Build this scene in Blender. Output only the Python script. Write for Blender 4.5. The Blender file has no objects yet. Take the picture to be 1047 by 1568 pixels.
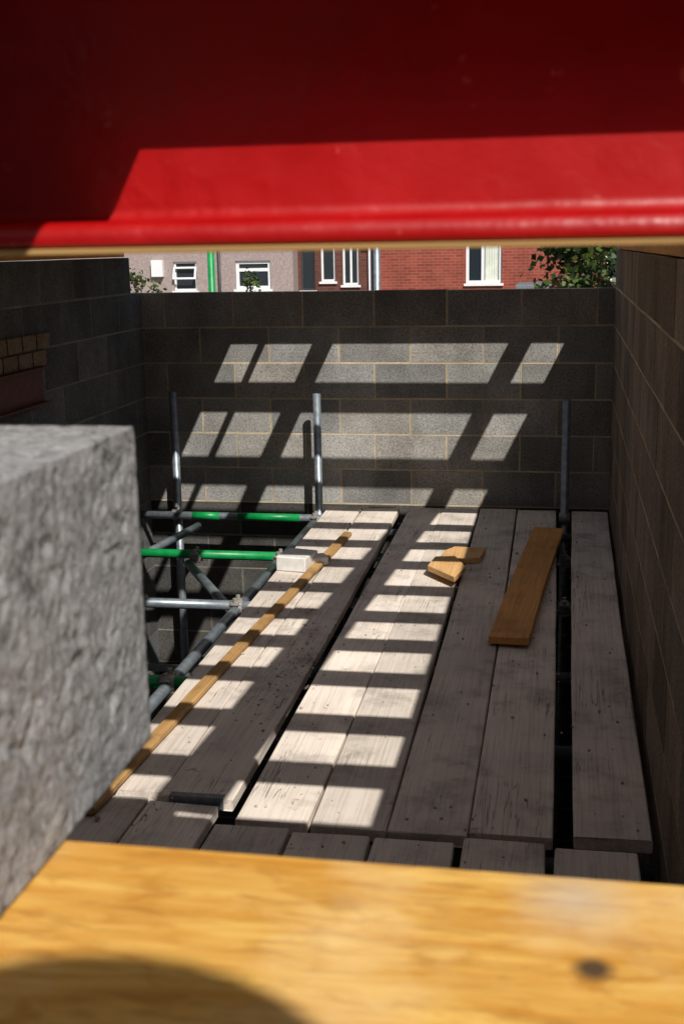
import bpy, bmesh, math, random
from mathutils import Vector, Matrix, noise
random.seed(7)
scene=bpy.context.scene
R=random.uniform
CAMZ=1.62
# ------------------------------------------------------------- materials
class NT:
    def __init__(s,name):
        s.m=bpy.data.materials.new(name); s.m.use_nodes=True
        s.t=s.m.node_tree; s.b=s.t.nodes['Principled BSDF']
        s.co=s.t.nodes.new('ShaderNodeTexCoord')
    def n(s,typ,**kw):
        x=s.t.nodes.new(typ)
        for k,v in kw.items():
            if hasattr(x,k): setattr(x,k,v)
            else: x.inputs[k].default_value=v
        return x
    def l(s,a,b): s.t.links.new(a,b)
    def map(s,scale,rnd=False,src=None):
        mp=s.n('ShaderNodeMapping'); mp.inputs['Scale'].default_value=scale
        s.l(src or s.co.outputs['Object'],mp.inputs['Vector'])
        if rnd:
            oi=s.n('ShaderNodeObjectInfo'); mu=s.n('ShaderNodeMath',operation='MULTIPLY'); mu.inputs[1].default_value=37.0
            s.l(oi.outputs['Random'],mu.inputs[0]); s.l(mu.outputs[0],mp.inputs['Location'])
        return mp.outputs[0]
    def noise(s,vec,scale,detail=6,rough=.6,dist=0):
        x=s.n('ShaderNodeTexNoise'); x.inputs['Scale'].default_value=scale; x.inputs['Detail'].default_value=detail
        x.inputs['Roughness'].default_value=rough; x.inputs['Distortion'].default_value=dist
        s.l(vec,x.inputs['Vector']); return x.outputs['Fac']
    def ramp(s,fac,pts):
        x=s.n('ShaderNodeValToRGB'); e=x.color_ramp.elements
        while len(e)<len(pts): e.new(.5)
        for i,(p,c) in enumerate(pts):
            e[i].position=p; e[i].color=(c[0],c[1],c[2],1) if hasattr(c,'__len__') else (c,c,c,1)
        s.l(fac,x.inputs[0]); return x.outputs['Color']
    def mix(s,fac,a,b,mode='MIX'):
        x=s.n('ShaderNodeMix',data_type='RGBA',blend_type=mode)
        for sock,v in ((x.inputs[0],fac),(x.inputs[6],a),(x.inputs[7],b)):
            if isinstance(v,(int,float)): sock.default_value=v
            elif isinstance(v,tuple): sock.default_value=(*v,1)
            else: s.l(v,sock)
        return x.outputs[2]
    def bump(s,h,st,dist=.01,prev=None):
        x=s.n('ShaderNodeBump'); x.inputs['Strength'].default_value=st; x.inputs['Distance'].default_value=dist
        s.l(h,x.inputs['Height'])
        if prev: s.l(prev,x.inputs['Normal'])
        return x.outputs[0]
    def done(s,col,rough=.8,nrm=None,**kw):
        if isinstance(col,tuple): s.b.inputs['Base Color'].default_value=(*col,1)
        else: s.l(col,s.b.inputs['Base Color'])
        if isinstance(rough,(int,float)): s.b.inputs['Roughness'].default_value=rough
        else: s.l(rough,s.b.inputs['Roughness'])
        if nrm: s.l(nrm,s.b.inputs['Normal'])
        for k,v in kw.items(): s.b.inputs[k].default_value=v
        return s.m

def m_block(name,c1,c2):
    k=NT(name); v=k.map((1,1,1))
    a=k.noise(v,3,4); b=k.noise(v,90,5,.75); st=k.noise(k.map((1.2,1.2,.5)),2.2,5,.65)
    at=k.n('ShaderNodeAttribute',attribute_name='tint')
    c=k.mix(k.ramp(a,[(.35,0.),(.65,1.)]),c1,c2)
    c=k.mix(1.0,c,at.outputs['Color'],'MULTIPLY')
    c=k.mix(1.0,c,k.ramp(b,[(.3,.35),(.5,1.),(.7,1.5)]),'MULTIPLY')
    c=k.mix(1.0,c,k.ramp(st,[(.35,.75),(.55,1.05)]),'MULTIPLY')
    vo=k.n('ShaderNodeTexVoronoi'); vo.inputs['Scale'].default_value=120; k.l(v,vo.inputs['Vector'])
    pit=k.ramp(vo.outputs['Distance'],[(.05,.0),(.35,1.)])
    nb=k.bump(b,.7,.004); nb=k.bump(pit,.3,.003,nb)
    return k.done(c,.95,nb,**{'Specular IOR Level':.1})
def m_mortar(name,c):
    k=NT(name); v=k.map((1,1,1)); a=k.noise(v,60,5); b=k.noise(v,4,3)
    col=k.mix(k.ramp(a,[(.3,0.),(.7,1.)]),tuple(x*.75 for x in c),c)
    col=k.mix(1.,col,k.ramp(b,[(.3,.6),(.7,1.1)]),'MULTIPLY')
    return k.done(col,.95,k.bump(a,.4,.002),**{'Specular IOR Level':.1})
def m_wood(name,c1,c2,dark,grain=1.,stain=.5,rough=.7,axis=1,crack=0.):
    k=NT(name)
    def sc(a,b): return (b,a,a) if axis==0 else (a,b,a)
    v=k.map(sc(14,.5),True); v2=k.map(sc(120,2.5),True); v3=k.map((1,1,1),True); v4=k.map(sc(34,.7),True)
    a=k.noise(v,1.5,6,.6,1.2); b=k.noise(v2,1,5,.65,.3); st=k.noise(v3,5,6,.65); sp=k.noise(v3,38,4,.6)
    big=k.noise(v3,1.1,3)
    c=k.mix(k.ramp(a,[(.3,0.),(.7,1.)]),c1,c2)
    c=k.mix(k.ramp(b,[(.3,grain),(.5,grain*.25),(.7,0.)]),c,dark)
    c=k.mix(1.,c,k.ramp(st,[(.3,1-stain),(.5,1.),(.8,1.1)]),'MULTIPLY')
    c=k.mix(1.,c,k.ramp(big,[(.35,1-stain*.4),(.65,1.08)]),'MULTIPLY')
    c=k.mix(k.ramp(sp,[(.70,0.),(.76,stain)]),c,tuple(min(.9,x*1.2+.03) for x in c2))
    if crack:
        cr=k.noise(v4,1.3,3,.5,.6); m=k.ramp(cr,[(.488,0.),(.5,crack),(.512,0.)])
        msk=k.ramp(k.noise(v3,2.3,3),[(.5,0.),(.6,1.)])
        c=k.mix(k.mix(1.,m,msk,'MULTIPLY'),c,tuple(x*.35 for x in dark))
        br=k.noise(v3,14,5,.7); c=k.mix(k.ramp(br,[(.64,0.),(.70,.6)]),c,(.32,.23,.16))
    oi=k.n('ShaderNodeObjectInfo'); 
    c=k.mix(1.,c,k.ramp(oi.outputs['Random'],[(0.,.86),(1.,1.08)]),'MULTIPLY')
    nb=k.bump(b,.35,.003); nb=k.bump(a,.2,.004,nb)
    return k.done(c,rough,nb,**{'Specular IOR Level':.2})
def m_brick(name,c1,c2,mo):
    k=NT(name)
    sx=k.n('ShaderNodeSeparateXYZ'); k.l(k.co.outputs['Object'],sx.inputs[0])
    ad=k.n('ShaderNodeMath',operation='ADD'); k.l(sx.outputs[0],ad.inputs[0]); k.l(sx.outputs[1],ad.inputs[1])
    cb=k.n('ShaderNodeCombineXYZ'); k.l(ad.outputs[0],cb.inputs[0]); k.l(sx.outputs[2],cb.inputs[1])
    br=k.n('ShaderNodeTexBrick'); k.l(cb.outputs[0],br.inputs['Vector'])
    br.inputs['Scale'].default_value=1; br.inputs['Brick Width'].default_value=.225; br.inputs['Row Height'].default_value=.075
    br.inputs['Mortar Size'].default_value=.007; br.inputs['Color1'].default_value=(*c1,1); br.inputs['Color2'].default_value=(*c2,1); br.inputs['Mortar'].default_value=(*mo,1)
    a=k.noise(k.map((1,1,1)),1.3,5)
    c=k.mix(1.,br.outputs['Color'],k.ramp(a,[(.3,.7),(.7,1.15)]),'MULTIPLY')
    return k.done(c,.9)
def m_noisy(name,c1,c2,scale,rough=.8,bs=.3,bd=.003,**kw):
    k=NT(name); v=k.map((1,1,1),True); a=k.noise(v,scale,6,.65)
    return k.done(k.mix(k.ramp(a,[(.35,0.),(.65,1.)]),c1,c2),rough,k.bump(a,bs,bd),**kw)

M_blk=m_block('block_grey',(.22,.21,.195),(.32,.308,.29))
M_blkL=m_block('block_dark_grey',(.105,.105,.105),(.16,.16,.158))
M_blkR=m_block('block_brownish',(.20,.16,.125),(.29,.235,.19))
M_mor=m_mortar('mortar',(.68,.56,.40))
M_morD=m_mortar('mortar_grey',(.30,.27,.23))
M_board=m_wood('scaffold_board_wood',(.79,.70,.61),(.88,.79,.70),(.40,.32,.26),.5,.40,.85,crack=.9)
M_pine=m_wood('pine_orange',(.70,.32,.09),(.80,.42,.14),(.38,.14,.03),.6,.25,.6)
M_pale=m_wood('pine_pale',(.74,.42,.16),(.82,.52,.24),(.42,.20,.06),.6,.25,.6)
M_joist=m_wood('joist_pine',(.42,.25,.09),(.50,.31,.12),(.28,.14,.04),.5,.25,.6,axis=0)
M_batt=m_wood('batten_wood',(.44,.25,.09),(.58,.35,.14),(.25,.13,.05),.6,.5,.7)
M_steel=m_noisy('galvanised_steel',(.20,.24,.28),(.34,.38,.41),25,.42,.15,.001,Metallic=.6)
M_green=m_noisy('green_paint',(.0,.20,.045),(.01,.30,.08),18,.4,.1,.001)
M_coup=m_noisy('coupler_steel',(.28,.26,.23),(.45,.42,.38),60,.6,.4,.002,Metallic=.4)
M_band=m_noisy('board_end_band',(.14,.17,.19),(.26,.28,.30),40,.5,.2,.001,Metallic=.4)
M_dkred=m_noisy('old_red_oxide',(.07,.012,.010),(.12,.02,.016),20,.6,.2,.002)
M_ground=m_noisy('gravel_ground',(.08,.07,.058),(.15,.13,.11),9,.95,.6,.02)
M_white=m_noisy('white_upvc',(.75,.76,.77),(.82,.82,.82),4,.35,.02,.001)
M_dark=m_noisy('dark_frame',(.03,.03,.035),(.05,.05,.055),10,.5,.05,.001)
M_blocker=m_noisy('light_blocker_dark',(.025,.03,.028),(.04,.048,.043),60,.9,.4,.003)
M_curt=m_noisy('curtain_cloth',(.55,.6,.5),(.72,.74,.66),3,.9,.2,.005)
M_slate=m_noisy('roof_slate',(.07,.07,.08),(.13,.12,.12),6,.8,.4,.01)
M_rend=m_noisy('pebbledash_render',(.28,.21,.195),(.40,.33,.31),22,.95,.8,.01)
M_brA=m_brick('brick_red',(.23,.036,.022),(.32,.06,.036),(.27,.14,.10))
M_brB=m_brick('brick_brown',(.10,.03,.022),(.15,.045,.03),(.13,.08,.065))
k=NT('window_glass'); M_glass=k.done((.02,.028,.035),.06,None,**{'Specular IOR Level':.6})
M_caster=m_noisy('black_plastic',(.02,.02,.02),(.03,.03,.03),10,.5,.1,.001)
M_bark=m_noisy('bark',(.08,.05,.035),(.15,.10,.07),14,.9,.6,.01)
M_offcut=m_noisy('aerated_block',(.62,.60,.57),(.74,.72,.69),30,.95,.5,.003)
M_crumb=m_noisy('mortar_crumbs',(.30,.25,.20),(.5,.45,.38),30,.95,.5,.003)
def m_leaf(name,c1,c2):
    k=NT(name); a=k.noise(k.map((1,1,1)),2.5,3)
    at=k.n('ShaderNodeAttribute',attribute_name='tint')
    c=k.mix(1.,k.mix(k.ramp(a,[(.35,0.),(.65,1.)]),c1,c2),at.outputs['Color'],'MULTIPLY')
    return k.done(c,.55)
M_leaf=m_leaf('leaf_green',(.02,.045,.007),(.065,.11,.018))
# red paint
k=NT('red_paint'); v=k.map((1,1,1)); a=k.noise(v,220,3,.6); b=k.noise(v,14,4,.6); s2=k.noise(v,60,2,.5); s3=k.noise(v,9,3,.6)
c=k.mix(k.ramp(b,[(.3,0.),(.7,1.)]),(.32,.0008,.0015),(.40,.0015,.0025))
c=k.mix(k.ramp(s2,[(.71,0.),(.75,.6)]),c,(.60,.14,.09))
hb=k.n('ShaderNodeMath',operation='MULTIPLY'); k.l(s2,hb.inputs[0]); k.l(k.ramp(s3,[(.45,0.),(.6,1.)]),hb.inputs[1])
M_red=k.done(c,k.ramp(b,[(.3,.34),(.7,.42)]),k.bump(hb.outputs[0],.4,.003,k.bump(a,.16,.0008)),**{'Specular IOR Level':.6})
# sill wood with knot
k=NT('sill_wood'); v=k.map((2.2,13,16)); a=k.noise(v,2.2,6,.6,2.2); b=k.noise(k.map((8,80,90)),1,5,.6,.6); p=k.noise(k.map((1,1,1)),9,4)
q=k.noise(k.map((10,24,24)),2.,4,.6,.8); fl=k.noise(k.map((26,110,90)),1.,3,.5,.5)
c=k.mix(k.ramp(a,[(.34,0.),(.5,.55),(.66,1.)]),(.56,.26,.04),(.75,.46,.12))
c=k.mix(k.ramp(b,[(.3,.5),(.55,0.)]),c,(.46,.19,.025))
c=k.mix(k.ramp(q,[(.3,.8),(.48,0.)]),c,(.46,.20,.03))
c=k.mix(k.ramp(fl,[(.3,.6),(.45,0.)]),c,(.36,.16,.03))
c=k.mix(k.ramp(p,[(.5,0.),(.8,.6)]),c,(.82,.62,.34))
def spot(c,loc,r0,r1,col,st):
    d=k.n('ShaderNodeVectorMath',operation='DISTANCE'); k.l(k.co.outputs['Object'],d.inputs[0]); d.inputs[1].default_value=loc
    ad=k.n('ShaderNodeMath',operation='MULTIPLY_ADD'); k.l(p,ad.inputs[0]); ad.inputs[1].default_value=r1*.5; k.l(d.outputs['Value'],ad.inputs[2])
    return k.mix(k.ramp(ad.outputs[0],[(r0,st),(r1,0.)]),c,col)
c=spot(c,(.0198,.514,1.291),.0095,.014,(.05,.035,.025),.92)
c=spot(c,(.012,.575,1.291),.012,.05,(.50,.44,.36),.7)
M_sill=k.done(c,.65,k.bump(a,.3,.003,k.bump(b,.4,.002)),**{'Specular IOR Level':.18})
# near block
k=NT('near_block_concrete'); v=k.map((1,1,1)); a=k.noise(v,75,8,.72,.3); b=k.noise(v,22,4,.6); g=k.noise(v,300,4,.7)
c=k.mix(k.ramp(a,[(.36,0.),(.47,.7),(.65,1.)]),(.15,.15,.15),(.38,.38,.39))
c=k.mix(1.,c,k.ramp(b,[(.3,.78),(.7,1.2)]),'MULTIPLY')
c=k.mix(1.,c,k.ramp(g,[(.3,.75),(.7,1.25)]),'MULTIPLY')
M_near=k.done(c,.95,k.bump(a,.7,.005,k.bump(g,.6,.002)),**{'Specular IOR Level':.12})

# ------------------------------------------------------------- mesh helpers
def finish(bm,name,mats,loc=(0,0,0),rotz=0,parent=None,smooth=False,recalc=True):
    if recalc: bmesh.ops.recalc_face_normals(bm,faces=bm.faces)
    me=bpy.data.meshes.new(name); bm.to_mesh(me); bm.free()
    for m in (mats if isinstance(mats,(list,tuple)) else [mats]): me.materials.append(m)
    if smooth:
        for p in me.polygons: p.use_smooth=True
    o=bpy.data.objects.new(name,me); bpy.context.collection.objects.link(o)
    o.location=loc; o.rotation_euler=(0,0,rotz)
    if parent: o.parent=parent
    return o
def addbox(bm,x0,x1,y0,y1,z0,z1,mi=0,tint=None):
    vs=[bm.verts.new((x,y,z)) for z in (z0,z1) for y in (y0,y1) for x in (x0,x1)]
    fs=[]
    for q in ((0,2,3,1),(4,5,7,6),(0,1,5,4),(2,6,7,3),(0,4,6,2),(1,3,7,5)):
        f=bm.faces.new([vs[i] for i in q]); f.material_index=mi; fs.append(f)
        if tint is not None:
            lay=bm.loops.layers.float_color.get('tint') or bm.loops.layers.float_color.new('tint')
            for lp in f.loops: lp[lay]=tint
    return fs
def box(name,x0,x1,y0,y1,z0,z1,mat,bev=.003,parent=None):
    cx,cy,cz=(x0+x1)/2,(y0+y1)/2,(z0+z1)/2
    bm=bmesh.new(); bm.loops.layers.float_color.new('tint'); addbox(bm,x0-cx,x1-cx,y0-cy,y1-cy,z0-cz,z1-cz,0,(1,1,1,1))
    if bev: bmesh.ops.bevel(bm,geom=bm.edges[:],offset=bev,segments=2,affect='EDGES',profile=.6)
    return finish(bm,name,mat,(cx,cy,cz),parent=parent)
def empty(name,loc=(0,0,0)):
    e=bpy.data.objects.new(name,None); bpy.context.collection.objects.link(e); e.location=loc; return e

def blockwall(name,axis,p0,p1,a0,a1,z0,z1,phase,mat,skip=None,tr=(.82,1.12),mor=None,low_shade=False):
    bm=bmesh.new(); bm.loops.layers.float_color.new('tint')
    n=int(round((z1-z0)/.225))
    for c in range(n):
        za=z0+c*.225; idx=int(round((za-(-2.7))/.225))
        off=phase+(.225 if idx%2 else 0)
        i0=math.floor((a0-off)/.45)-1
        for i in range(i0,i0+400):
            b0=off+i*.45+.006; b1=b0+.438
            if b1<=a0+.01: continue
            if b0>=a1-.01: break
            b0=max(b0,a0); b1=min(b1,a1)
            if skip and skip((b0+b1)/2,za+.1): continue
            t=R(*tr); w=R(-.03,.03)
            if low_shade and za<-.1: t*=.3  # shade below the deck painted into block and mortar colour
            tint=(t*(1+w),t,t*(1-w),1)
            e=R(.0004,.0022); j=R(-.002,.002); zl=za+.006+R(-.0015,.0015); zh=za+.2195+R(-.0015,.0015)
            if b1-b0>.02:
                if axis=='x': addbox(bm,b0+j,b1+j,p0-e,p1+e,zl,zh,0,tint)
                else: addbox(bm,p0-e,p1+e,b0+j,b1+j,zl,zh,0,tint)
            m0=max(b0-.007,a0); m1=min(b1+.007,a1); mi=2 if (low_shade and za<-.1) else 1
            if axis=='x': addbox(bm,m0,m1,p0,p1,za-.0049,za+.2191,mi,(1,1,1,1))
            else: addbox(bm,p0,p1,m0,m1,za-.0049,za+.2191,mi,(1,1,1,1))
    return finish(bm,name,[mat,mor or M_mor,M_morD])

def loft_board(name,L,W,T,mat,loc,rotz=0,band=True,jit=.0025,seed=0,ch=.004,n=14,rotx=0,parent=None):
    rnd=random.Random(seed)
    bm=bmesh.new(); rings=[]
    warp=rnd.uniform(-.003,.003); bow=rnd.uniform(-.004,.004)
    for i in range(n+1):
        t=i/n; y=-L/2+L*t
        w=W/2+rnd.uniform(-jit,jit)*.6; dx=bow*math.sin(t*math.pi)*2
        z0=rnd.uniform(-jit,jit)*.5
        pts=[(-w+ch,-T/2),(w-ch,-T/2),(w,-T/2+ch),(w,T/2-ch),(w-ch,T/2),(-w+ch,T/2),(-w,T/2-ch),(-w,-T/2+ch)]
        rings.append([bm.verts.new((x+dx,y+rnd.uniform(-.001,.001)+(rnd.uniform(-.003,.003) if i in(0,n) else 0),z+z0+warp*(x/W)*(t-.5)*2)) for x,z in pts])
    for a,b in zip(rings,rings[1:]):
        for j in range(8):
            bm.faces.new((a[j],a[(j+1)%8],b[(j+1)%8],b[j]))
    bm.faces.new(rings[0][::-1]); bm.faces.new(rings[-1])
    if band:
        for s in (-1,1):
            y0=s*(L/2-.022); y1=s*(L/2+.004)
            addbox(bm,-W/2+.03,W/2-.03,min(y0,y1),max(y0,y1),T/2-.0002,T/2+.0022,1)
            addbox(bm,-W/2+.03,W/2-.03,min(y1,y1+s*.0015),max(y1,y1+s*.0015),-T/2+.004,T/2+.002,1)
    o=finish(bm,name,[mat,M_band],loc,rotz,parent=parent); o.rotation_euler=(rotx,0,rotz)
    return o

def tubemesh(bm,p0,p1,r=.02415,seg=20,mi=0,hollow=True):
    p0,p1=Vector(p0),Vector(p1); d=(p1-p0); L=d.length; q=d.to_track_quat('Z','Y').to_matrix()
    def ring(rad,h): return [bm.verts.new(p0+q@Vector((rad*math.cos(a*2*math.pi/seg),rad*math.sin(a*2*math.pi/seg),h))) for a in range(seg)]
    rs=[ring(r*.82,.1 if L>.3 else L*.3),ring(r*.82,0),ring(r,0),ring(r,L),ring(r*.82,L),ring(r*.82,L-(.1 if L>.3 else L*.3))]
    for a,b in zip(rs,rs[1:]):
        for j in range(seg):
            f=bm.faces.new((a[j],a[(j+1)%seg],b[(j+1)%seg],b[j])); f.material_index=mi; f.smooth=True
    for rr in (rs[0],rs[-1]):
        f=bm.faces.new(rr); f.material_index=mi
def tube(name,segs,parent=None):
    bm=bmesh.new(); mats=[M_steel,M_green]
    for p0,p1,mi in segs: tubemesh(bm,p0,p1,mi=mi,r=.02415 if mi==0 else .0249)
    return finish(bm,name,mats)
def coupler(loc,a='x',b='y'):
    bm=bmesh.new(); D={'x':Vector((1,0,0)),'y':Vector((0,1,0)),'z':Vector((0,0,1))}
    c=Vector(loc)
    for ax,cc in ((a,c),(b,c)):
        d=D[ax]; tubemesh(bm,cc-d*.03,cc+d*.03,r=.032,seg=16)
    for s in (-1,1):
        x=c+Vector((0,0,.035))+D[b]*.03*s
        bmesh.ops.create_cone(bm,cap_ends=True,segments=6,radius1=.011,radius2=.011,depth=.03,matrix=Matrix.Translation(x))
        addbox(bm,x.x-.02,x.x+.02,x.y-.012,x.y+.012,c.z+.018,c.z+.03)
    return finish(bm,'scaffold_coupler',M_coup)

# ------------------------------------------------------------- ground
bm=bmesh.new()
S=500
vs=[bm.verts.new(p) for p in ((-S,-S,-2.7),(S,-S,-2.7),(S,S,-2.7),(-S,S,-2.7))]; bm.faces.new(vs)
finish(bm,'ground',M_ground)

# ------------------------------------------------------------- walls of the room
XL,XR,YB=-2.66,.298,7.5
blockwall('block_wall','x',YB,YB+.1,XL-.1,XR+.1,-2.7,1.35,-.93,M_blk,tr=(.72,1.2),low_shade=True)
def skipL(y,z): return (z>1.35 and y>7.28)
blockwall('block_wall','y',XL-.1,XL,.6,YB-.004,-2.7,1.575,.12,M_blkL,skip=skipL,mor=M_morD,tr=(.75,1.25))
blockwall('block_wall','y',XR,XR+.1,.6,YB-.004,-2.7,1.575,.3,M_blkR,tr=(.7,1.2))
blockwall('block_wall','y',.414,.514,.6,YB+.1,-2.7,1.8,.18,M_blkR,skip=lambda y,z:(z>1.575 and y<1.80))
blockwall('block_wall','x',.40,.585,XL,XR-.004,-2.7,1.125,.1,M_blk)
box('wall_plate',XR+.002,XR+.1,.6,YB+.09,1.575,1.6195,M_pine)
box('wall_plate',XL-.1,XL-.002,.6,7.25,1.575,1.6195,M_pine)
box('coping_block',-1.2,XR-.006,.402,.583,1.1255,1.2525,M_blk,.004)

e=empty('steel_lintel',(XL,5.2,.95))
for n,(x0,x1,z0,z1) in {'web':(.0,.012,-.09,.08),'flange_top':(.0,.05,.08,.09),'flange_bottom':(.0,.05,-.10,-.09)}.items():
    box(n,x0+.004,x1+.004,-.75,.7,z0,z1,M_dkred,.002,parent=e)
bm=bmesh.new(); bm.loops.layers.float_color.new('tint')
for r in range(2):
    for i in range(8):
        t=R(.8,1.3); addbox(bm,XL+.002,XL+.022,4.6+i*.17+(r*.06),4.6+i*.17+.155+(r*.06),1.045+r*.085,1.045+r*.085+.073,0,(t,t*.92,t*.8,1))
finish(bm,'brick_infill',M_blkR)

# ------------------------------------------------------------- scaffold boards (platform)
TB=.038
def plat(x0,x1,x0n,x1n,y0,y1,zt=0,seed=0,band=True):
    W=((x1-x0)+(x1n-x0n))/2; cx=((x0+x1)/2+(x0n+x1n)/2)/2; L=y1-y0
    ang=math.atan2(((x0+x1)/2-(x0n+x1n)/2),L)
    return loft_board('scaffold_board',L,W,TB,M_board,(cx,(y0+y1)/2,zt-TB/2),-ang,band,seed=seed)
plat(-1.448,-1.232,-1.395,-1.175,3.27,7.41,.0,1,False)
plat(-1.226,-.985,-1.168,-.950,3.25,7.40,.003,2)
plat(-.922,-.722,-.914,-.690,3.13,7.42,.0,3,False)
plat(-.716,-.498,-.684,-.464,3.12,7.40,.002,4,False)
plat(-.492,-.262,-.457,-.240,3.125,7.43,.0,5,False)
plat(-.256,-.024,-.232,.000,3.15,7.42,-.001,6,False)
plat(.074,.285,.057,.272,3.17,7.41,.0,7,False)
for i,(a,b,ye) in enumerate([(-1.44,-1.215,3.245),(-1.205,-.985,3.23),(-.965,-.74,3.112),(-.73,-.508,3.10),(-.495,-.27,3.10),(-.245,-.02,3.125),(.005,.23,3.11)]):
    plat(a,b,a+R(-.01,.01),b+R(-.01,.01),ye-2.4,ye,-.008+R(-.004,.003),20+i,False)
loft_board('timber_batten',3.52,.048,.022,M_batt,(-1.262,4.85,.016),-math.atan2(.155,3.5),False,seed=31)
loft_board('timber_plank',2.0,.165,.03,M_pine,(-.128,5.76,.030),-math.atan2(.135,2.0),False,seed=32,ch=.002)
def prism(name,pts,z0,z1,mat,bev=.002):
    bm=bmesh.new(); lo=[bm.verts.new((x,y,z0)) for x,y in pts]; hi=[bm.verts.new((x,y,z1)) for x,y in pts]
    n=len(pts); bm.faces.new(lo[::-1]); bm.faces.new(hi)
    for i in range(n): bm.faces.new((lo[i],lo[(i+1)%n],hi[(i+1)%n],hi[i]))
    bmesh.ops.bevel(bm,geom=bm.edges[:],offset=bev,segments=1,affect='EDGES')
    return finish(bm,name,mat)
prism('timber_offcut',[(-.60,6.02),(-.40,6.10),(-.385,6.30),(-.55,6.32),(-.60,6.22)],.003,.032,M_pale)
prism('timber_offcut',[(-.64,5.80),(-.49,5.60),(-.45,5.80),(-.52,6.0),(-.62,5.98)],.033,.062,M_pale)
prism('block_offcut',[(-1.42,5.83),(-1.26,5.80),(-1.23,5.98),(-1.39,6.02)],.002,.078,M_offcut,.005)
prism('block_offcut',[(-1.27,5.88),(-1.17,5.96),(-1.21,6.04),(-1.29,6.0)],.004,.05,M_offcut,.005)
bm=bmesh.new()
for i in range(420):
    if i<150: x,y=random.gauss(-1.02,.05),random.gauss(4.35,.3)
    else: x,y=R(-1.4,.25),R(2.9,7.35)
    s=R(.002,.006)*(1.6 if R(0,1)>.93 else 1)
    r=bmesh.ops.create_icosphere(bm,subdivisions=1,radius=s,matrix=Matrix.Translation((x,y,.002+s*.3)))
    for v in r['verts']: v.co+=Vector((R(-1,1),R(-1,1),R(-1,.3)))*s*.35
finish(bm,'mortar_crumbs',M_crumb)

# ------------------------------------------------------------- scaffold tubes
zt=-.066
tube('scaffold_ledger',[((-1.505,2.2,zt),(-1.505,7.34,zt),0)])
tube('scaffold_transom',[((-2.64,7.25,-.045),(-1.46,7.25,-.045),0),((-2.0,7.25,-.045),(-1.6,7.25,-.045),1),((-2.3,7.25,-.045),(-2.12,7.25,-.045),1)])
tube('scaffold_transom',[((-2.64,6.27,-.04),(-1.40,6.27,-.04),1)])
tube('scaffold_transom',[((-2.64,5.37,-.05),(-1.40,5.37,-.05),0)])
tube('scaffold_transom',[((-2.64,4.33,-.05),(-1.40,4.33,-.05),1)])
for y in (3.2,4.0,4.75,5.7,6.6,7.2):
    tube('scaffold_transom',[((-1.55,y,-.115),(.28,y,-.115),0)])
tube('scaffold_standard',[((-1.49,7.31,-2.7),(-1.49,7.31,.73),0)])
tube('scaffold_standard',[((-2.41,7.30,-2.7),(-2.41,7.30,.74),0)])
tube('scaffold_standard',[((.027,7.22,-2.7),(.027,7.22,.715),0)])
tube('scaffold_standard',[((-2.25,5.9,-2.7),(-2.25,5.9,-.3),0),((-2.25,5.9,-.62),(-2.25,5.9,-.35),1)])
tube('scaffold_brace',[((-2.02,6.25,-.09),(-1.55,5.45,-.11),0)])
tube('scaffold_brace',[((-2.25,7.2,-.1),(-2.45,6.3,-.14),0)])
tube('scaffold_brace',[((-2.62,6.3,-.10),(-2.2,5.4,-.42),0)])
tube('scaffold_ledger',[((-2.6,6.9,-.95),(-1.3,6.9,-.95),0)])
for l in ((-1.505,7.25,-.055),(-1.505,6.27,-.055),(-1.505,5.37,-.055),(-1.505,4.33,-.055),(-1.98,6.27,-.055),(.03,6.6,-.11),(.03,5.7,-.11)):
    coupler(l)
coupler((-2.41,7.27,-.045),'x','z'); coupler((.027,7.215,.0),'x','z')
tube('scaffold_standard',[((-2.478,8.5,-2.7),(-2.478,8.5,2.6),1)])
tube('scaffold_standard',[((-1.287,8.5,-2.7),(-1.287,8.5,2.6),0)])

# ------------------------------------------------------------- overhead joists and planks
zb=1.6205; zj=1.765
for y0 in (1.97,2.38,2.826,3.231,3.626,4.055,4.521,4.94,5.38,5.87,6.178,6.596,6.975,7.10,7.21):
    box('floor_joist',XL-.09,XR+.1,y0,y0+.047,zb,zj,M_joist,.002)
for i in range(3): box('scaffold_board',XL+.05,XR+.08,.862+i*.240,.862+i*.240+.234,zj,zj+.038,M_joist,.003)
box('floor_joist',XL-.09,XR+.1,1.0,1.047,zb,zj-.001,M_joist,.002); box('floor_joist',XL-.09,XR+.1,1.5,1.547,zb,zj-.001,M_joist,.002)
box('scaffold_board',XL+.05,XR+.08,6.98,7.23,zj+.001,zj+.039,M_joist,.003)
def upb(x0n,x1n,x0f,x1f,y0,y1,seed):
    W=((x1n-x0n)+(x1f-x0f))/2; ca=(x0n+x1n)/2; cb=(x0f+x1f)/2
    loft_board('scaffold_board',y1-y0,W,.038,M_board,((ca+cb)/2,(y0+y1)/2,zj+.020),-math.atan2(cb-ca,y1-y0),False,seed=seed)
for i in range(4): upb(-1.93-i*.232,-1.705-i*.232,-1.93-i*.232,-1.705-i*.232,1.62,6.96,50+i)
upb(-1.5155,-1.479,-1.5155,-1.479,1.62,6.96,60)
upb(-1.1655,-1.0465,-1.1655,-1.0465,1.62,6.96,61)
upb(-.305,-.095,-.05,.150,1.62,5.85,62)
upb(.05,.17,.0555,.183,5.90,6.96,63)
box('timber_batten',.3065,.352,1.1,1.965,1.621,1.66,M_pine,.002)

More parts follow.
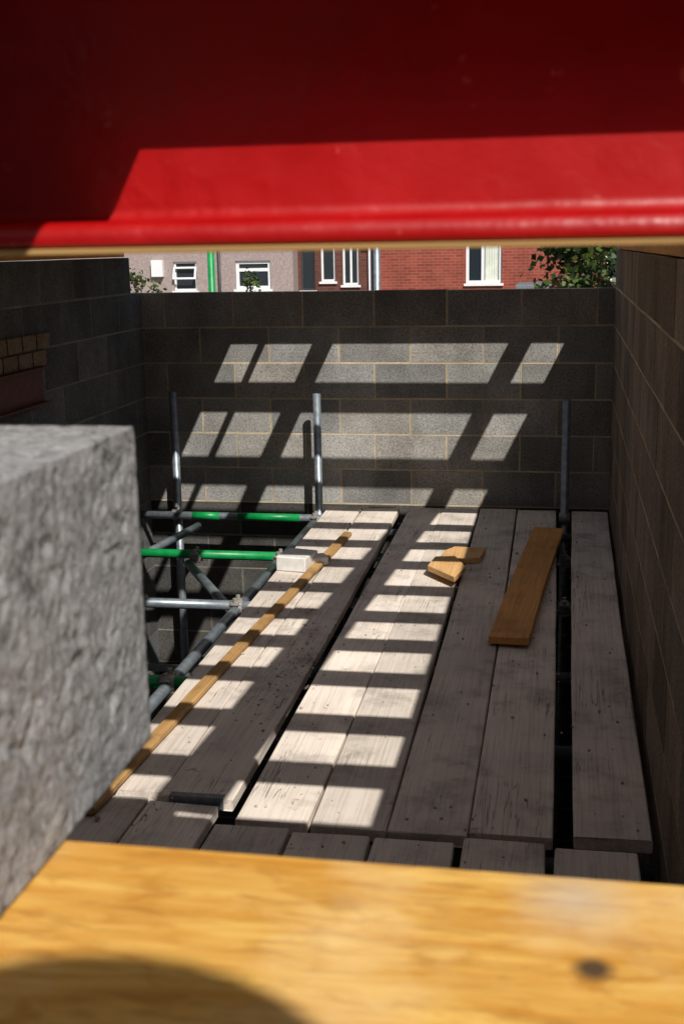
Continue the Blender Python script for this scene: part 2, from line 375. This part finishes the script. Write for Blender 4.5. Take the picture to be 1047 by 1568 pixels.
# ------------------------------------------------------------- foreground: steel beam, sill board, block
def ibeam(name,x0,x1,yc,z0,D=.152,B=.150,tf=.0105,tw=.008,rr=.010,mat=M_red,et=.0095):
    prof=[]
    def arc(cx,cz,r,a0,a1,n=6):
        for i in range(n+1):
            a=math.radians(a0+(a1-a0)*i/n); prof.append((cx+r*math.cos(a),cz+r*math.sin(a)))
    er=.003
    arc(-B/2+er,er,er,180,270,4); arc(B/2-er,er,er,270,360,4)
    arc(B/2-er,tf-er,er,0,90,4); arc(tw/2+rr,tf+rr,rr,270,180)
    arc(tw/2+rr,D-tf-rr,rr,180,90); arc(B/2-er,D-tf+er,er,270,360,4)
    arc(B/2-er,D-er,er,0,90,4); arc(-B/2+er,D-er,er,90,180,4)
    arc(-B/2+er,D-tf+er,er,180,270,4); arc(-tw/2-rr,D-tf-rr,rr,90,0)
    arc(-tw/2-rr,tf+rr,rr,0,-90); arc(-B/2+et,tf-et,et,90,180,10)
    bm=bmesh.new(); N=60; rings=[]
    for i in range(N+1):
        x=x0+(x1-x0)*i/N
        rings.append([bm.verts.new((x,yc+a,z0+b)) for a,b in prof])
    n=len(prof)
    for a,b in zip(rings,rings[1:]):
        for j in range(n): bm.faces.new((a[j],a[(j+1)%n],b[(j+1)%n],b[j])).smooth=True
    bm.faces.new(rings[0][::-1]); bm.faces.new(rings[-1])
    return finish(bm,name,mat)
DB=.1808; ZB=1.6213
ibeam('steel_beam',XL-.1,XR+.1,.745,ZB,D=DB,B=.2,tf=.0140)
box('timber_packer',XL+.01,XR-.004,.6435,.80,1.6177,1.6209,M_joist,.0006)
zt2=ZB+DB+.0035+.019
for i,xx in enumerate((-.3075,-.5395,-.7715)):
    loft_board('scaffold_board',1.15,.225,.038,M_board,(xx,.480+.575+.03*(i==1),zt2),0,False,seed=71+i)
bm=bmesh.new(); addbox(bm,-1.2,XR-.006,.375,.599,1.2535,1.291)
bmesh.ops.bevel(bm,geom=bm.edges[:],offset=.003,segments=2,affect='EDGES')
finish(bm,'sill_board',M_sill)
# concrete block
bm=bmesh.new()
bx=(-.415,-.2725); by=(.305,.743); bz=(1.2925,1.5085)
def grid(o,u,v,nu,nv):
    o,u,v=Vector(o),Vector(u),Vector(v)
    g=[[bm.verts.new(o+u*i/nu+v*j/nv) for j in range(nv+1)] for i in range(nu+1)]
    for i in range(nu):
        for j in range(nv): bm.faces.new((g[i][j],g[i+1][j],g[i+1][j+1],g[i][j+1])).smooth=True
X,Y,Z=bx[1]-bx[0],by[1]-by[0],bz[1]-bz[0]; o0=(bx[0],by[0],bz[0])
nx,ny,nz=84,252,124
grid(o0,(X,0,0),(0,Y,0),nx,ny); grid((bx[0],by[0],bz[1]),(X,0,0),(0,Y,0),nx,ny)
grid(o0,(X,0,0),(0,0,Z),nx,nz); grid((bx[0],by[1],bz[0]),(X,0,0),(0,0,Z),nx,nz)
grid(o0,(0,Y,0),(0,0,Z),ny,nz); grid((bx[1],by[0],bz[0]),(0,Y,0),(0,0,Z),ny,nz)
bmesh.ops.remove_doubles(bm,verts=bm.verts,dist=.0001)
C=Vector(((bx[0]+bx[1])/2,(by[0]+by[1])/2,(bz[0]+bz[1])/2)); H=Vector((X/2,Y/2,Z/2))
for v in bm.verts:
    p=v.co.copy(); d=p-C
    n=Vector([math.copysign(1,d[i]) if abs(abs(d[i])-H[i])<1e-4 else 0 for i in range(3)])
    ne=int(sum(abs(c) for c in n)); n.normalize()
    m=max(0,noise.noise(p*28)+.35)
    near=sorted(H[i]-abs(d[i]) for i in range(3))[1]      # distance to the nearest arris
    ed=min(1,near/.012+.25)
    f=(noise.fractal(p*130,.7,2.1,4)*.0010+min(0,noise.noise(p*105)-.02)*.0055*m)*ed
    v.co=p+n*f
    if v.co.z<bz[0]: v.co.z=bz[0]
finish(bm,'concrete_block',M_near)

# ------------------------------------------------------------- scaffold behind the camera (added shadow caster on a board)
loft_board('scaffold_board',1.3,.225,.038,M_board,(.29,-1.0,1.985),0,True,seed=81)
tube('scaffold_transom',[((-.7,-.45,1.941),(1.3,-.45,1.941),0)])
tube('scaffold_transom',[((-.7,-1.55,1.941),(1.3,-1.55,1.941),0)])
for x in (-.62,1.22):
    for y in (-.40,-1.50):
        tube('scaffold_standard',[((x,y,-2.7),(x,y,2.2),0)])
for i in range(5): loft_board('scaffold_board',2.6,.225,.038,M_joist,(-.45+i*.235,-1.0,-.02),0,True,seed=90+i)
for y in (-.45,-1.55): tube('scaffold_transom',[((-.9,y,-.066),(1.3,y,-.066),0)])
# added dark sheet, unseen: keeps fill light off the steel beam
bm=bmesh.new(); NX,NZ=60,20; g=[]
for i in range(NX+1):
    col=[]
    for j in range(NZ+1):
        x=-.95+2.3*i/NX; t=j/NZ
        col.append(bm.verts.new((x,-.478-.02*math.sin(x*17)*(1-t*.8)-.01*math.sin(x*41+t*3),.02+1.91*t)))
    g.append(col)
for i in range(NX):
    for j in range(NZ): bm.faces.new((g[i][j],g[i+1][j],g[i+1][j+1],g[i][j+1])).smooth=True
finish(bm,'fill_light_blocker',M_blocker)
bm=bmesh.new(); seg=32; rings=[]
for r,z in ((.0,.0),(.095,.0),(.10,.005),(.126,.23),(.133,.23),(.133,.245),(.123,.245),(.096,.01),(0,.01)):
    rings.append([bm.verts.new((r*math.cos(a*2*math.pi/seg),r*math.sin(a*2*math.pi/seg),z)) for a in range(seg)])
for a,b in zip(rings,rings[1:]):
    for j in range(seg): bm.faces.new((a[j],a[(j+1)%seg],b[(j+1)%seg],b[j])).smooth=True
hp=[Vector((.128*math.cos(math.pi*t/12),.05*math.sin(math.pi*t/12)+0,.235-.06*math.sin(math.pi*t/12))) for t in range(13)]
for a,b in zip(hp,hp[1:]): tubemesh(bm,a,b,r=.003,seg=6)
bmesh.ops.remove_doubles(bm,verts=bm.verts,dist=.00001)
finish(bm,'sill_shadow_caster',M_caster,(.283,-.475,2.006))  # added, unseen pail: casts the rounded shadow on the sill

# ------------------------------------------------------------- houses
def house(name,x0,x1,y,depth,zt,wins,mat,roof=True,rise=2.4):
    e=empty(name,(x0,y,-2.7)); O=Vector((x0,y,-2.7))
    xs=sorted({x0,x1,*[w['x'][0] for w in wins],*[w['x'][1] for w in wins]})
    zs=sorted({-2.7,zt,*[w['z'][0] for w in wins],*[w['z'][1] for w in wins]})
    bm=bmesh.new()
    for a,b in zip(xs,xs[1:]):
        for c,d in zip(zs,zs[1:]):
            mx,mz=(a+b)/2,(c+d)/2
            if any(w['x'][0]<mx<w['x'][1] and w['z'][0]<mz<w['z'][1] for w in wins): continue
            addbox(bm,a-O.x,b-O.x,0,.25,c-O.z,d-O.z)
    addbox(bm,0,.25,.25,depth,0,zt-O.z); addbox(bm,x1-x0-.25,x1-x0,.25,depth,0,zt-O.z); addbox(bm,0,x1-x0,depth,depth+.25,0,zt-O.z)
    addbox(bm,.25,x1-x0-.25,1.5,1.6,0,zt-O.z)
    finish(bm,'walls',mat,parent=e)
    if roof:
        bm=bmesh.new(); W=x1-x0; h=zt-O.z; D=depth+.25
        p=[(-.0,-.3,h-.05),(W,-.3,h-.05),(W,D/2,h+rise),(0,D/2,h+rise),(0,D+.3,h-.05),(W,D+.3,h-.05)]
        q=[bm.verts.new(a) for a in p]+[bm.verts.new((a[0],a[1],a[2]-.12)) for a in p]
        for f in ((0,1,2,3),(3,2,5,4),(7,6,9,8),(8,9,10,11),(0,6,7,1),(4,5,11,10),(0,3,9,6),(3,4,10,9),(1,7,8,2),(2,8,11,5)): bm.faces.new([q[i] for i in f])
        finish(bm,'roof',M_slate,parent=e)
        box('gutter',0,W,-.38,-.28,h-.16,h-.06,M_dark,.02,parent=e)
    for w in wins:
        a,b=w['x'][0]-O.x,w['x'][1]-O.x; c,d=w['z'][0]-O.z,w['z'][1]-O.z
        fm=w.get('fm',M_white); fw=w.get('fw',.06)
        bm=bmesh.new()
        addbox(bm,a,b,.06,.13,c,c+fw); addbox(bm,a,b,.06,.13,d-fw,d); addbox(bm,a,a+fw,.062,.128,c+fw,d-fw); addbox(bm,b-fw,b,.062,.128,c+fw,d-fw)
        for mx in w.get('mull',()): addbox(bm,mx-O.x-fw/2,mx-O.x+fw/2,.064,.126,c+fw,d-fw)
        for mz in w.get('tran',()): addbox(bm,a+fw,b-fw,.066,.124,mz-O.z-fw/2,mz-O.z+fw/2)
        finish(bm,'window_frame',fm,parent=e)
        bm=bmesh.new(); addbox(bm,a+fw*.5,b-fw*.5,.09,.10,c+fw*.5,d-fw*.5); finish(bm,'window_glass',M_glass,parent=e)
        box('window_sill',a-.05,b+.05,-.06,.058,c-.06,c-.001,w.get('sm',M_white),.005,parent=e)
        if w.get('open'):
            bm=bmesh.new(); zz=w['open']; 
            for (u0,u1,v0,v1) in ((a,b,0,.045),(a,b,.30,.345),(a,a+.045,.045,.30),(b-.045,b,.045,.30)): addbox(bm,u0,u1,-.04,0,v0,v1)
            o=finish(bm,'open_casement',M_white,parent=e); o.location=(0,-.10,zz-O.z); o.rotation_euler=(math.radians(-22),0,0)
        if w.get('curt'):
            bm=bmesh.new(); c0,c1=w['curt'][0]-O.x,w['curt'][1]-O.x; n=24; pv=None
            for i in range(n+1):
                x=c0+(c1-c0)*i/n; yy=.083+.006*math.sin(i*1.3)
                v=(bm.verts.new((x,yy,c+fw)),bm.verts.new((x,yy,d-fw)))
                if pv: bm.faces.new((pv[0],v[0],v[1],pv[1])).smooth=True
                pv=v
            finish(bm,'curtain',M_curt,parent=e)
    return e
low=lambda a,b,**k:dict(x=(a,b),z=(-1.8,-.5),**k)
h1=house('rendered_house',-13.8,-7.085,32,7,2.7,[
    dict(x=(-10.38,-9.74),z=(.50,1.27),fm=M_white,fw=.05,open=.80),
    dict(x=(-8.66,-7.70),z=(.52,1.27),fw=.085,tran=(1.03,)),
    low(-12.6,-11.4),low(-10.2,-9.3),low(-8.7,-7.7)],M_rend)
box('vent_box',2.83,3.15,-.14,-.001,3.58,4.02,M_white,.01,parent=h1)
bm=bmesh.new(); tubemesh(bm,(4.72,-.08,0),(4.72,-.08,5.3),r=.035); finish(bm,'drainpipe',M_dark,parent=h1)
h2=house('brown_brick_house',-7.08,-4.83,32.6,6.4,2.7,[
    dict(x=(-7.0,-6.62),z=(.45,1.75),fm=M_dark,fw=.05),
    dict(x=(-6.45,-6.06),z=(.68,1.75),fw=.055),
    dict(x=(-5.86,-5.42),z=(.58,1.75),fw=.055,mull=(-5.64,)),
    low(-6.6,-5.4)],M_brB)
bm=bmesh.new(); tubemesh(bm,(1.98,-.08,0),(1.98,-.08,5.3),r=.05); finish(bm,'drainpipe',M_white,parent=h2)
h3=house('red_brick_house',-4.825,6.5,32,7,2.7,[
    dict(x=(-2.52,-1.60),z=(.60,1.90),fw=.075,mull=(-2.09,),curt=(-2.03,-1.70)),
    dict(x=(1.0,2.2),z=(.60,1.90),fw=.08,mull=(1.6,)),
    low(-2.6,-1.4),low(1.0,2.4)],M_brA)
# added house, unseen behind the camera: blocks low sky light
house('sky_blocker_house',-7.5,5.5,-8.45,5.6,3.8,[low(-5,-3.6),low(-1,.4),dict(x=(-5,-3.6),z=(.9,2.2),mull=(-4.3,)),dict(x=(-1,.4),z=(.9,2.2),mull=(-.3,))],M_brB,rise=1.4)
box('garden_shed_roof',-1.05,-.30,27.0,29.0,.62,.72,M_band,.01)
box('garden_shed',-1.0,-.35,27.05,28.95,-2.7,.619,M_brB,.01)

# ------------------------------------------------------------- trees
def tree(name,base,top,crown_r,crown_h,nleaf,leaf,seed,trunk_r=.07,ncl=26,ysq=1.):
    rnd=random.Random(seed); e=empty(name,base); B=Vector(base)
    H=top-B.z; cz=H-crown_h/2
    bm=bmesh.new()
    def limb(p,q,r0,r1,n=5):
        prev=None; p,q=Vector(p),Vector(q)
        for i in range(n+1):
            t=i/n; c=p.lerp(q,t)+Vector((rnd.uniform(-1,1),rnd.uniform(-1,1),0))*.04*(0<i<n)*(q-p).length
            r=r0+(r1-r0)*t
            ring=[bm.verts.new(c+Vector((r*math.cos(a*math.pi/3.5),r*math.sin(a*math.pi/3.5),0))) for a in range(7)]
            if prev:
                for j in range(7): bm.faces.new((prev[j],prev[(j+1)%7],ring[(j+1)%7],ring[j])).smooth=True
            prev=ring
    limb((0,0,0),(0,0,H-crown_h*.4),trunk_r,trunk_r*.5,8)
    cl=[]
    for i in range(ncl):
        while True:
            d=Vector((rnd.uniform(-1,1),rnd.uniform(-1,1)*ysq,rnd.uniform(-1,1)))
            if d.length<1: break
        d=d.normalized()*(d.length**.5)
        c=Vector((d.x*crown_r,d.y*crown_r,cz+d.z*crown_h/2)); cl.append((c,rnd.uniform(.5,1.)))
        limb((0,0,min(H-crown_h*.45,max(H-crown_h,c.z-.5*crown_r))),c,trunk_r*.35,.006,4)
    finish(bm,'trunk',M_bark,parent=e)
    bm=bmesh.new(); lay=bm.loops.layers.float_color.new('tint')
    for i in range(nleaf):
        c,s=rnd.choice(cl); R0=crown_r*.30*s+.04
        d=Vector((rnd.gauss(0,1),rnd.gauss(0,1),rnd.gauss(0,.8)))*R0*.6
        p=c+d
        a=Vector((rnd.uniform(-1,1),rnd.uniform(-1,1),rnd.uniform(-1,.4))).normalized(); b=a.orthogonal().normalized()
        b=(Matrix.Rotation(rnd.uniform(0,6.28),3,a)@b); L=leaf*rnd.uniform(.6,1.2); w=L*.32
        vs=[bm.verts.new(p),bm.verts.new(p+a*L*.45+b*w),bm.verts.new(p+a*L),bm.verts.new(p+a*L*.45-b*w)]
        f=bm.faces.new(vs); t=rnd.uniform(.5,1.4); tt=(t*rnd.uniform(.9,1.3),t,t*.9,1)
        for lp in f.loops: lp[lay]=tt
    finish(bm,'foliage',M_leaf,parent=e,recalc=False)
    return e
tree('garden_tree',(.66,14,-2.7),2.7,.92,2.9,10000,.10,3,.09,60)
tree('garden_tree',(-3.9,11.0,-2.7),1.50,.15,.8,420,.05,5,.02,12)
tree('garden_tree',(-3.14,12.0,-2.7),1.36,.12,.4,260,.06,6,.02,8)

# ------------------------------------------------------------- camera
Yw=Vector((.1771,.2144,-.9606)).normalized(); Zw=Vector((-.01736,.9765,.2147)); Zw=(Zw-Yw*Zw.dot(Yw)).normalized(); Xw=Yw.cross(Zw)
Rm=Matrix((Xw,Yw,Zw)).to_4x4()
cd=bpy.data.cameras.new('camera'); cam=bpy.data.objects.new('camera',cd); bpy.context.collection.objects.link(cam)
cam.matrix_world=Matrix.Translation((0,0,CAMZ))@Rm
cd.sensor_fit='VERTICAL'; cd.sensor_height=36; cd.lens=42.59; cd.clip_start=.02; cd.clip_end=1500
cd.dof.use_dof=True; cd.dof.focus_distance=5.5; cd.dof.aperture_fstop=13
scene.camera=cam
# ------------------------------------------------------------- light
kk=1.15; Ld=Vector((-.495*kk,1,-kk)).normalized()
sd=bpy.data.lights.new('sun','SUN'); sd.energy=5.0; sd.angle=math.radians(.53); sd.color=(1,.955,.88)
so=bpy.data.objects.new('sun',sd); bpy.context.collection.objects.link(so); so.rotation_euler=Ld.to_track_quat('-Z','Y').to_euler(); so.location=(5,-8,10)
w=bpy.data.worlds.new('World'); scene.world=w; w.use_nodes=True; nt=w.node_tree
sk=nt.nodes.new('ShaderNodeTexSky'); sk.sky_type='NISHITA'; sk.sun_disc=False
sk.sun_elevation=math.asin(-Ld.z); sk.sun_rotation=math.atan2(-Ld.x,-Ld.y)
hs=nt.nodes.new('ShaderNodeHueSaturation'); hs.inputs['Saturation'].default_value=.55
nt.links.new(sk.outputs[0],hs.inputs['Color'])
bg=nt.nodes['Background']; bg.inputs['Strength'].default_value=.086; nt.links.new(hs.outputs[0],bg.inputs['Color'])
scene.view_settings.view_transform='Standard'; scene.view_settings.look='None'; scene.view_settings.exposure=0
